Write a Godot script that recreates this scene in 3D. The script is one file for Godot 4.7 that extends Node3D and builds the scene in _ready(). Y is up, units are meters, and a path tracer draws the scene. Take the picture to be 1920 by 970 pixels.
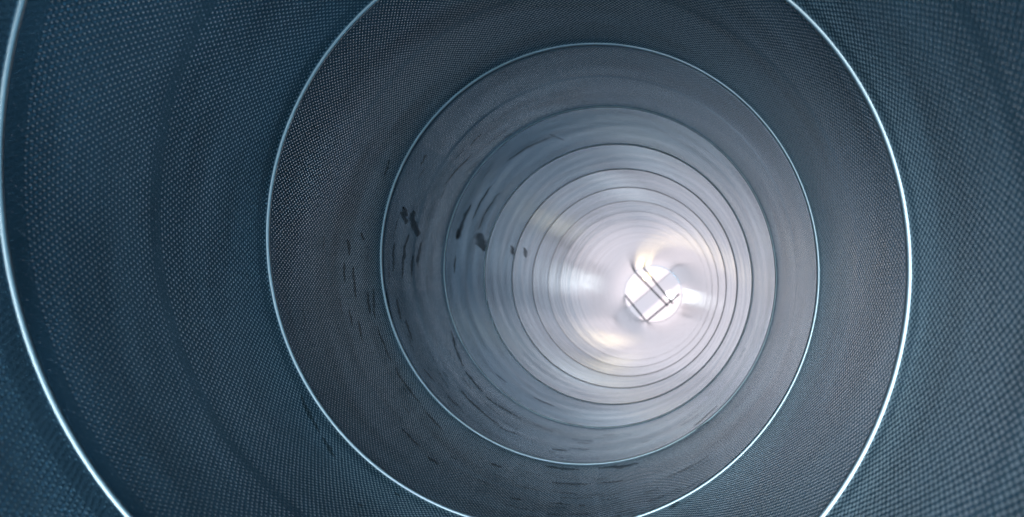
extends Node3D
# Inside of a wide ventilation hose: a wire coil wound into a coated woven lining, seen from one mouth
# towards the lit far mouth. All lengths in metres; the hose has a radius of 0.1 m and lies along -z.

const R := 0.1
const Z0 := 2.0422          # depth of the coil at u = 0, in radii
const PITCH := 1.1527       # depth gained per turn, in radii
const PHASE := 0.0176
const Z_END := 28.0         # far mouth
const FIRST := -2
const LAST := 22
const F := 1458.5           # lens, in pixels of a 1920 wide picture
const BEAD_S := 0.0072      # half width of the coil's bead, in pitches
const BEAD_H := 0.0145       # its height, in radii

var rng := RandomNumberGenerator.new()
var taken := {}
var M := {}


func lin(r: float, g: float, b: float) -> Color:
	return Color(r, g, b).linear_to_srgb()


func numbered(called: String) -> String:
	var n: int = taken.get(called, 0)
	taken[called] = n + 1
	return called if n == 0 else "%s_%03d" % [called, n]


func thing(called: String, label: String, category: String, at := Vector3.ZERO, group := "") -> Node3D:
	var o := Node3D.new()
	o.name = numbered(called)
	add_child(o)
	o.position = at
	o.set_meta("label", label)
	o.set_meta("category", category)
	if group:
		o.set_meta("group", group)
	return o


func part(called: String, mesh: Mesh, mat: Material, parent: Node) -> MeshInstance3D:
	var o := MeshInstance3D.new()
	o.name = called
	o.mesh = mesh
	o.material_override = mat
	parent.add_child(o, true)
	# plain three-digit numbers for names that repeat under one parent
	var key := str(parent.get_path()) + "/" + called
	var n: int = taken.get(key, 0)
	taken[key] = n + 1
	if n > 0:
		o.name = "%s_%03d" % [called, n]
	return o


# ---------------------------------------------------------------- the hose wall as a function
func wobble(u: float) -> float:
	# the coil is not laid perfectly evenly
	return 0.006 * sin(u * 4.1 + 0.7) + 0.005 * sin(u * 2.3 + 2.0)


func wall_radius(u: float, s: float) -> float:
	var bulge := 0.0015 * sin(PI * s)                       # the lining bellies out between two turns of wire
	var ripple := 0.0004 * sin(u * 17.0 + s * 9.0) + 0.0003 * sin(u * 41.0 - s * 23.0)
	var dip := -0.0004 * (exp(-pow((s - 0.03) / 0.03, 2.0)) + exp(-pow((s - 0.97) / 0.03, 2.0)))
	return 1.0 + bulge + ripple * sin(PI * s) + dip


func at_wall(u: float, s: float, lift := 0.0) -> Vector3:
	var a := TAU * (u + PHASE)
	var r := (wall_radius(u, s) - lift) * R
	var w := lerpf(wobble(u), wobble(u + 1.0), s)
	return Vector3(cos(a) * r, sin(a) * r, -minf(Z0 + PITCH * (u + s) + w, Z_END) * R)


func at_bead(u: float, t: float) -> Vector3:
	# t from -1 to 1 across the bead
	var a := TAU * (u + PHASE)
	var small := lerpf(1.0, 0.8, smoothstep(0.0, 3.0, u)) * lerpf(1.0, 0.48, smoothstep(3.0, 9.0, u))   # the wire is drawn tighter farther in
	var h := BEAD_H * small * sqrt(maxf(0.0, 1.0 - t * t)) - 0.002
	var r := (1.003 - h) * R
	return Vector3(cos(a) * r, sin(a) * r, -minf(Z0 + PITCH * (u + t * BEAD_S * small) + wobble(u), Z_END) * R)


func sheet(nu: int, ns: int, u0: float, u1: float, s0: float, s1: float, f: Callable, uv_scale: Vector2) -> ArrayMesh:
	# a smooth sheet over (u, s), its front towards the axis of the hose
	var v := PackedVector3Array()
	var nn := PackedVector3Array()
	var uv := PackedVector2Array()
	var uv2 := PackedVector2Array()
	var tg := PackedFloat32Array()
	var ix := PackedInt32Array()
	var du := 0.001
	var ds := (s1 - s0) * 0.02
	for i in nu + 1:
		var u := lerpf(u0, u1, float(i) / nu)
		for j in ns + 1:
			var s := lerpf(s0, s1, float(j) / ns)
			var p: Vector3 = f.call(u, s)
			var pu: Vector3 = f.call(u + du, s) - f.call(u - du, s)
			var ps: Vector3 = f.call(u, minf(s + ds, s1)) - f.call(u, maxf(s - ds, s0))
			var n := ps.cross(pu)
			n = n.normalized() if n.length() > 1e-14 else Vector3(-p.x, -p.y, 0).normalized()
			if n.dot(Vector3(-p.x, -p.y, 0)) < 0.0:
				n = -n
			v.append(p)
			nn.append(n)
			uv.append(Vector2(u, s) * uv_scale)
			uv2.append(Vector2(u, u + s))
			var t := pu.normalized()
			tg.append_array([t.x, t.y, t.z, 1.0])
	for i in nu:
		for j in ns:
			var a := i * (ns + 1) + j
			var b := a + ns + 1
			ix.append_array([a, b, a + 1, a + 1, b, b + 1])
	# front faces run clockwise: check one and flip if needed
	var k := (ix.size() / 6) * 3
	k -= k % 3
	var fn := (v[ix[k + 2]] - v[ix[k]]).cross(v[ix[k + 1]] - v[ix[k]])
	if fn.dot(nn[ix[k]]) < 0.0:
		for q in range(0, ix.size(), 3):
			var x := ix[q + 1]
			ix[q + 1] = ix[q + 2]
			ix[q + 2] = x
	var arr := []
	arr.resize(Mesh.ARRAY_MAX)
	arr[Mesh.ARRAY_VERTEX] = v
	arr[Mesh.ARRAY_NORMAL] = nn
	arr[Mesh.ARRAY_TEX_UV] = uv
	arr[Mesh.ARRAY_TEX_UV2] = uv2
	arr[Mesh.ARRAY_TANGENT] = tg
	arr[Mesh.ARRAY_INDEX] = ix
	var m := ArrayMesh.new()
	m.add_surface_from_arrays(Mesh.PRIMITIVE_TRIANGLES, arr)
	return m


func woven(nu: int, k: int, s0: float, s1: float, uv_scale: Vector2, parent: Node) -> void:
	# one turn of woven lining in eighths: the relief of the weave is sharpest at the near mouth, eased with depth to brighten the far walls
	var m := ArrayMesh.new()
	for e in 8:
		var u := k + e / 8.0
		var piece := sheet(nu / 8, 8, u, u + 0.125, s0, s1, at_wall, uv_scale)
		m.add_surface_from_arrays(Mesh.PRIMITIVE_TRIANGLES, piece.surface_get_arrays(0))
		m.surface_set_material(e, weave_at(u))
	part("woven_band", m, null, parent)


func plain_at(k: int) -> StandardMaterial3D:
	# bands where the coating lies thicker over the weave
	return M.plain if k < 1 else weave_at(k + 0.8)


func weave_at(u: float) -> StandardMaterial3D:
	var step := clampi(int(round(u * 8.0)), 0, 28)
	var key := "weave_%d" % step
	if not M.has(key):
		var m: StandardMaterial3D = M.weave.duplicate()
		m.normal_scale = maxf(0.035, 0.9 * exp(-1.25 * step / 8.0))  # flatter relief with depth makes the far walls look brighter
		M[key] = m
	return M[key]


# ---------------------------------------------------------------- procedural textures
const CELLS := 32
const CELL_PX := 16

func weave_normal(strength: float) -> ImageTexture:
	var n := CELLS * CELL_PX
	var hgt := PackedFloat32Array()
	hgt.resize(n * n)
	rng.seed = 11
	for half in 2:
		for i in CELLS:
			for j in CELLS:
				var cx := (i + 0.5 * half + rng.randf_range(-0.05, 0.05)) * CELL_PX
				var cy := (j + 0.5 * half + rng.randf_range(-0.05, 0.05)) * CELL_PX
				var top := rng.randf_range(0.72, 1.0)
				if (i + j) % 2 == 1:
					top *= 0.85
				var reach := int(CELL_PX * 0.5)
				for y in range(-reach, reach + 1):
					for x in range(-reach, reach + 1):
						var px := int(cx) + x
						var py := int(cy) + y
						var dx := (px + 0.5 - cx) / (CELL_PX * 0.34)
						var dy := (py + 0.5 - cy) / (CELL_PX * 0.34)
						var d := dx * dx + dy * dy
						if d < 1.0:
							var k := posmod(py, n) * n + posmod(px, n)
							hgt[k] = maxf(hgt[k], top * (1.0 - d) * (1.0 - d))
	var im := Image.create(n, n, false, Image.FORMAT_RGB8)
	for y in n:
		for x in n:
			var gx := hgt[y * n + (x + 1) % n] - hgt[y * n + posmod(x - 1, n)]
			var gy := hgt[((y + 1) % n) * n + x] - hgt[posmod(y - 1, n) * n + x]
			var v := Vector3(-gx * strength, gy * strength, 1.0).normalized()
			im.set_pixel(x, y, Color(v.x * 0.5 + 0.5, v.y * 0.5 + 0.5, v.z * 0.5 + 0.5))
	return ImageTexture.create_from_image(im)


func grime() -> ImageTexture:
	# patchy wear of the coating, drawn out along the hose's girth
	var a := FastNoiseLite.new()
	a.seed = 3
	a.frequency = 0.02
	a.fractal_octaves = 5
	var b := FastNoiseLite.new()
	b.seed = 8
	b.frequency = 0.012
	b.fractal_octaves = 4
	var w := 512
	var im := Image.create(w, w, false, Image.FORMAT_RGB8)
	for y in w:
		for x in w:
			# on circles, so that the picture repeats without a seam
			var p := TAU * x / w
			var q := TAU * y / w
			var streak := a.get_noise_3d(cos(p) * 20.0 + 90.0 * cos(q), sin(p) * 20.0 + 90.0 * sin(q), 60.0 * sin(2.0 * q))
			var patch := b.get_noise_3d(cos(p) * 80.0 + 70.0 * cos(q), sin(p) * 80.0, 70.0 * sin(q) + 11.0)
			var v := clampf(0.96 + 0.07 * streak + 0.20 * patch, 0.68, 1.0)
			im.set_pixel(x, y, Color(v, v, v))
	return ImageTexture.create_from_image(im)


func vinyl(col: Color, rough: float, metal: float) -> StandardMaterial3D:
	var m := StandardMaterial3D.new()
	m.albedo_color = col
	m.roughness = rough
	m.metallic = metal
	m.metallic_specular = 0.5
	return m


func glow(col: Color, e: float) -> StandardMaterial3D:
	var m := StandardMaterial3D.new()
	m.albedo_color = Color(0.8, 0.8, 0.8)
	m.emission_enabled = true
	m.emission = col
	m.emission_energy_multiplier = e
	return m


func _ready() -> void:
	# ------------------------------------------------------------ camera
	var vp := Vector3((1247.2 - 960.0) / F, (559.5 - 485.0) / F, 1.0).normalized()   # hose axis seen from the camera, y down
	var ex := Vector3(0, 1, 0).cross(vp).normalized()
	var ey := vp.cross(ex)
	var fwd := Vector3(ex.z, -ey.z, -vp.z)
	var up := Vector3(-ex.y, ey.y, vp.y)
	var cam := Camera3D.new()
	cam.name = "camera"
	add_child(cam)
	cam.look_at_from_position(Vector3(0.4188, -0.1424, 0.0) * R, Vector3(0.4188, -0.1424, 0.0) * R + fwd, up)
	cam.near = 0.01
	cam.far = 60.0
	var focal := 12.0 / (485.0 / F)
	cam.fov = rad_to_deg(2.0 * atan(485.0 / F))
	var lens := CameraAttributesPhysical.new()
	lens.frustum_focal_length = focal
	lens.frustum_focus_distance = 0.31
	lens.frustum_near = 0.01
	lens.frustum_far = 60.0
	lens.exposure_aperture = focal / 1.2
	cam.attributes = lens

	# ------------------------------------------------------------ the dim bluish room round the near mouth
	var env := Environment.new()
	env.background_mode = Environment.BG_COLOR
	env.background_color = lin(0.12, 0.34, 0.54)
	env.tonemap_mode = Environment.TONE_MAPPER_LINEAR
	env.tonemap_exposure = 1.35
	env.sdfgi_enabled = true
	env.ssao_enabled = true
	env.ssil_enabled = true
	var we := WorldEnvironment.new()
	we.name = "world_environment"
	we.environment = env
	add_child(we)

	# ------------------------------------------------------------ materials
	var weave := weave_normal(1.6)
	M.weave = vinyl(lin(0.36, 0.50, 0.585), 0.10, 0.80)
	M.weave.normal_enabled = true
	M.weave.normal_texture = weave
	M.weave.normal_scale = 0.5
	M.plain = vinyl(lin(0.36, 0.50, 0.585), 0.14, 0.78)
	M.plain.normal_enabled = true
	M.plain.normal_texture = weave
	M.plain.normal_scale = 0.4
	var wear := grime()
	for m: StandardMaterial3D in [M.weave, M.plain]:
		m.detail_enabled = true
		m.detail_albedo = wear
		m.detail_blend_mode = BaseMaterial3D.BLEND_MODE_MUL
		m.detail_uv_layer = BaseMaterial3D.DETAIL_UV_2
		m.uv2_scale = Vector3(1.0, 0.5, 1.0)
	M.bead = vinyl(lin(0.60, 0.53, 0.50), 0.34, 1.0)
	M.dirt = vinyl(lin(0.035, 0.05, 0.06), 0.55, 0.0)
	M.dirt.transparency = BaseMaterial3D.TRANSPARENCY_ALPHA
	M.dirt.albedo_color.a = 0.28
	M.bar = vinyl(lin(0.08, 0.08, 0.09), 0.5, 0.3)
	M.frame = vinyl(lin(0.35, 0.35, 0.37), 0.6, 0.0)

	# ------------------------------------------------------------ hose
	var hose := thing("ventilation_hose", "blue grey woven ventilation hose with a spiral wire rib, seen from inside", "hose")
	var cells := Vector2(384.0 / CELLS, 43.0 / CELLS)
	for k in range(FIRST, LAST + 1):
		var nu := 192 if k < 4 else 128
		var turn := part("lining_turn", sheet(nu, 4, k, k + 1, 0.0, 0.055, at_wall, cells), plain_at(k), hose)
		woven(nu, k, 0.055, 0.435, cells, turn)
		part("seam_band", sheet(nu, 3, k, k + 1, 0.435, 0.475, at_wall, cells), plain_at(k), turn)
		woven(nu, k, 0.475, 0.935, cells, turn)
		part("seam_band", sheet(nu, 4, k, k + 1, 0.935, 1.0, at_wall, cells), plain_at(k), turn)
		part("wire_bead", sheet(nu * 2, 12, k, k + 1, -1.0, 1.0, at_bead, Vector2(40, 1)), M.bead, hose)

	var cuff := TorusMesh.new()
	cuff.inner_radius = 0.99 * R
	cuff.outer_radius = 1.06 * R
	cuff.rings = 128
	cuff.ring_segments = 16
	var rim := part("end_cuff", cuff, M.bead, hose)
	rim.rotation.x = PI / 2
	rim.position = Vector3(0, 0, -Z_END - 0.03) * R
	scuffs(hose)
	far_end()
	near_fill_lamp()


func pane(c: Vector2, z: float, half: Vector2, turn: float, col: Color, glow_e: float, lamp: float, label: String) -> void:
	var t := thing("light_panel", label, "light panel", Vector3(c.x, -c.y, -z) * R, "glowing panels beyond the far mouth")
	t.rotation.z = turn
	var b := BoxMesh.new()
	b.size = Vector3(half.x * 2, half.y * 2, 0.1) * R
	part("glass_sheet", b, glow(col, glow_e), t)
	var l := AreaLight3D.new()
	l.name = "pane_light"
	l.area_size = Vector2(half.x * 2, half.y * 2) * R
	l.area_normalize_energy = false
	l.light_color = col
	l.light_energy = lamp
	l.shadow_enabled = true
	l.position = Vector3(0, 0, 0.08) * R
	t.add_child(l)


func far_end() -> void:
	# bars just outside the far mouth, then a wall with bright panes
	var zb := 28.7
	var turn := -deg_to_rad(49.0)
	var segs := [[-0.95, -1.10, 0.52, 0.42, "thin dark bar crossing the left of the far mouth"], [-0.36, -0.96, 0.70, 0.34, "thin dark bar crossing the right of the far mouth"],
		[-1.10, -0.05, -0.262, 0.97, "short dark bar at the lower left edge of the far mouth"], [-0.24, 0.985, 0.93, -0.02, "dark cross bar joining the ends of the three slanting bars"]]
	for s in segs:
		var a := Vector2(s[0], s[1])
		var b := Vector2(s[2], s[3])
		var c := (a + b) * 0.5
		var t := thing("grille_bar", s[4], "bar", Vector3(c.x, -c.y, -zb) * R, "bars across the far mouth")
		t.rotation.z = -(b - a).angle()
		var cyl := CylinderMesh.new()
		cyl.top_radius = 0.03 * R
		cyl.bottom_radius = 0.03 * R
		cyl.height = a.distance_to(b) * R
		cyl.radial_segments = 16
		var m := part("rod", cyl, M.bar, t)
		m.rotation.z = PI / 2
	# three rows of panes across the bars
	var zp := 30.5
	var ax := Vector2(cos(deg_to_rad(49.0)), sin(deg_to_rad(49.0)))        # along the bars (y down)
	var ay := Vector2(-ax.y, ax.x)
	var mid := Vector2(0.06, 0.0)
	var rows := [["upper left", -1.25, 0.97, 0.92], ["middle", 0.0, 0.262, 0.45], ["lower right", 1.52, 1.26, 1.02]]
	for r in rows:
		var c: Vector2 = mid + ax * r[1]
		pane(c, zp, Vector2(r[2], 2.2), turn, lin(1.0, 0.745, 0.70), 0.2, r[3] / PI, "%s one of the three long bright light panels beyond the far mouth" % r[0])
	for q in [[0.62, 0.02, 0.19, 3.9, lin(1.0, 0.97, 0.97), "round white lamp at the right behind the bars of the far mouth"], [-0.25, -0.68, 0.18, 4.6, lin(1.0, 0.76, 0.48), "round warm lamp at the upper left behind the bars of the far mouth"]]:
		var t := thing("round_lamp", q[5], "lamp", Vector3(q[0], -q[1], -30.2) * R, "round lamps beyond the far mouth")
		var d := CylinderMesh.new()
		d.top_radius = q[2] * R
		d.bottom_radius = q[2] * R
		d.height = 0.08 * R
		var face := part("lamp_glass", d, glow(q[4], 0.3), t)
		face.rotation.x = PI / 2
		var l := AreaLight3D.new()
		l.name = "lamp_light"
		l.area_size = Vector2(q[2], q[2]) * 1.7 * R
		l.area_normalize_energy = false
		l.light_color = q[4]
		l.light_energy = q[3] / PI
		l.shadow_enabled = true
		l.position = Vector3(0, 0, 0.06) * R
		t.add_child(l)
	var wall := thing("end_wall", "grey wall behind the bright panels beyond the far mouth", "wall", Vector3(0, 0, -31.0) * R)
	var b := BoxMesh.new()
	b.size = Vector3(10, 10, 0.3) * R
	part("wall_face", b, M.frame, wall)


func near_fill_lamp() -> void:
	# unseen cool fill panel added behind and left of the viewer, lighting the lining
	var t := thing("added_fill_lamp", "large cool white square fill lamp added out of view behind the near mouth of the hose", "lamp", Vector3(-0.25, 0.22, 1.5))
	t.look_at_from_position(t.position, Vector3(0.0, 0.0, 0.0), Vector3.UP)
	var b := BoxMesh.new()
	b.size = Vector3(0.9, 0.9, 0.02)
	part("diffuser", b, glow(lin(0.56, 0.84, 1.0), 1.0), t)
	var l := AreaLight3D.new()
	l.name = "lamp_light"
	l.area_size = Vector2(0.9, 0.9)
	l.area_normalize_energy = false
	l.light_color = lin(0.56, 0.84, 1.0)
	l.light_energy = 4.2
	l.shadow_enabled = true
	l.position = Vector3(0, 0, -0.02)
	t.add_child(l)


func on_lining(turn: float, depth: float, lift: float) -> Vector3:
	# turn: place round the hose; depth: in pitches from the coil's start
	var u := floorf(depth - turn) + turn
	return at_wall(u, depth - u, lift)


func scuffs(hose: Node3D) -> void:
	# dark rubbed marks and blots of dried dirt on the lining: [turn, depth, its length round, its length along, width in radii]
	var marks := [
		[0.4285, 1.763, 0.0224, 0.161, 0.1605],
		[0.4285, 1.631, 0.0147, 0.101, 0.1162],
		[0.4503, 1.799, 0.0404, -0.027, 0.0538],
		[0.4593, 1.629, 0.0257, 0.018, 0.0412],
		[0.4542, 2.013, 0.0247, -0.013, 0.0598],
		[0.4677, 1.918, 0.0205, -0.01, 0.0382],
		[0.4277, 3.176, 0.0214, 0.171, 0.419],
		[0.4021, 2.656, 0.0416, 0.003, 0.1211],
		[0.4313, 2.611, 0.0123, 0.06, 0.1674],
		[0.373, 2.813, 0.0432, 0.036, 0.0582],
		[0.3755, 3.071, 0.0505, 0.002, 0.0644],
		[0.4615, 2.707, 0.0188, -0.004, 0.0549],
		[0.283, 2.724, 0.0588, -0.051, 0.0443],
		[0.2873, 2.638, -0.0104, 0.281, 0.0477],
		[0.3574, 2.112, 0.0421, -0.065, 0.0313],
		[0.4301, 4.253, 0.014, 0.135, 0.2543],
		[0.4263, 4.761, 0.0156, 0.199, 0.2387],
		[0.6012, 2.014, 0.0478, -0.024, 0.0479],
		[0.6506, 1.955, 0.0184, 0.056, 0.0373],
		[0.6092, 1.045, 0.0184, -0.011, 0.0264],
		[0.6358, 1.006, 0.0097, 0.01, 0.0337],
		[0.6709, 1.357, 0.0079, 0.011, 0.0361],
		[0.7176, 1.352, 0.029, 0.021, 0.0414],
		[0.7504, 1.378, 0.021, -0.016, 0.0278],
		[0.6982, 1.024, 0.0074, 0.01, 0.0307],
		[0.7044, 1.601, 0.0283, 0.014, 0.0582],
		[0.7464, 1.661, 0.0336, -0.027, 0.0801],
		[0.6688, 1.354, 0.0072, 0.006, 0.0358],
		[0.8034, 0.766, 0.0075, 0.008, 0.0643],
		[0.7011, 1.969, 0.0131, 0.036, 0.0416],
		[0.7281, 1.064, 0.0048, -0.007, 0.0333],
		[0.7435, 1.04, 0.0042, -0.002, 0.0341],
		[0.5657, 0.492, 0.025, -0.015, 0.0374],
		[0.5935, 0.472, 0.0138, -0.017, 0.0332],
		[0.6363, 0.346, 0.0031, 0.005, 0.02],
		[0.6431, 0.568, 0.0041, -0.009, 0.019],
		[0.4644, 1.093, 0.0119, 0.047, 0.0411],
		[0.4577, 1.227, 0.0059, 0.041, 0.036],
		[0.4839, 1.176, 0.0237, 0.008, 0.0383],
		[0.4815, 1.08, 0.0145, 0.007, 0.0298],
		[0.5026, 1.318, 0.0174, -0.015, 0.0348],
		[0.5153, 1.098, 0.0125, 0.001, 0.0246],
		[0.5235, 1.166, 0.0161, -0.017, 0.0257],
		[0.5791, 1.946, 0.007, 0.028, 0.0318],
		[0.5706, 1.705, 0.0148, 0.039, 0.0282],
		[0.6009, 1.766, 0.0128, 0.011, 0.0304],
		[0.4992, 1.384, 0.0253, -0.034, 0.036],
		[0.5287, 1.353, 0.0311, 0.014, 0.0297],
		[0.5644, 1.368, 0.0352, 0.024, 0.0314],
		[0.6044, 1.373, 0.0206, -0.003, 0.0326],
		[0.5415, 2.437, 0.0407, -0.114, 0.0513],
		[0.5847, 2.316, 0.0278, -0.009, 0.0461],
		[0.6171, 2.291, 0.042, 0.075, 0.043],
		[0.4988, 1.547, 0.0267, 0.002, 0.0321],
		[0.5076, 1.674, 0.0185, -0.005, 0.043],
		[0.5264, 1.728, 0.0195, 0.018, 0.0363],
		[0.3809, 1.584, 0.01, 0.02, 0.0317],
		[0.3365, 1.963, 0.0174, 0.017, 0.0299],
		[0.3989, 1.249, 0.0124, 0.038, 0.0323],
		[0.8549, 2.03, -0.0267, -0.074, 0.0582],
		[0.843, 1.815, -0.0208, 0.025, 0.052],
		[0.6004, 2.851, 0.0154, 0.033, 0.0425],
		[0.6473, 3.042, 0.0255, 0.07, 0.0515]
	]
	rng.seed = 5
	for k in 60:
		# small stray strokes, most of them on the lower left of the second and third turn
		var t := rng.randfn(0.62, 0.13)
		var d := clampf(rng.randfn(2.05, 0.45), 0.7, 4.0)
		marks.append([fposmod(t, 1.0), d, rng.randf_range(0.004, 0.022), rng.randf_range(-0.004, 0.004), rng.randf_range(0.004, 0.011)])
	for k in 44:
		# along the bottom of the second turn and the upper left of the third
		var low := k < 32
		marks.append([rng.randf_range(0.66, 0.83) if low else rng.randf_range(0.30, 0.44), rng.randf_range(0.72, 1.25) if low else rng.randf_range(1.3, 2.6), rng.randf_range(0.008, 0.03), rng.randf_range(-0.006, 0.006), rng.randf_range(0.006, 0.015)])
	var small := SurfaceTool.new()
	small.begin(Mesh.PRIMITIVE_TRIANGLES)
	for n in marks.size():
		var st := SurfaceTool.new()
		st.begin(Mesh.PRIMITIVE_TRIANGLES)
		blot(st, marks[n], n, 1.15, 0.0012)
		blot(st, marks[n], n, 0.72, 0.0022)
		if marks[n][4] > 0.03:
			part("dirt_blot", st.commit(), M.dirt, hose)
		else:
			small.append_from(st.commit(), 0, Transform3D.IDENTITY)
	var rest := part("scuff_strokes", small.commit(), M.dirt, hose)
	rest.set_meta("kind", "stuff")


func blot(st: SurfaceTool, m: Array, n: int, size: float, lift: float) -> void:
	var noise := FastNoiseLite.new()
	noise.seed = n
	noise.frequency = 1.0
	var long := absf(m[2]) * TAU
	var segs := clampi(int(long / 0.012), 6, 60)
	var rows := 4
	var pts := []
	for i in segs + 1:
		var x := float(i) / segs
		# a ragged stroke: its width swells and thins, its middle wanders
		var w: float = m[4] * 0.5 * pow(maxf(0.0, 1.0 - pow(absf(2.0 * x - 1.0), 2.6)), 0.6)
		w *= 0.75 + 0.6 * noise.get_noise_2d(x * (2.0 + long * 12.0), 3.0)
		var c: float = m[4] * 0.45 * noise.get_noise_2d(x * (1.0 + long * 6.0), 40.0)
		var line := []
		for j in rows + 1:
			var y := 2.0 * j / rows - 1.0
			var edge: float = 1.0 + 0.25 * noise.get_noise_2d(x * (3.0 + long * 30.0), 80.0 + signf(y))
			var d: float = m[1] + m[3] * x + (c + y * w * edge * size) / PITCH
			line.append(on_lining(m[0] + m[2] * x, d, lift + 0.0008 * (1.0 - y * y)))
		pts.append(line)
	for i in segs:
		for j in rows:
			var a: Vector3 = pts[i][j]
			var b: Vector3 = pts[i + 1][j]
			var c: Vector3 = pts[i][j + 1]
			var e: Vector3 = pts[i + 1][j + 1]
			var tris := [a, b, c, c, b, e]
			var nn := (c - a).cross(b - a)
			if nn.dot(Vector3(-a.x, -a.y, 0.0)) < 0.0:
				tris = [a, c, b, c, e, b]
			for p: Vector3 in tris:
				st.set_normal(Vector3(-p.x, -p.y, 0.0).normalized())
				st.add_vertex(p)
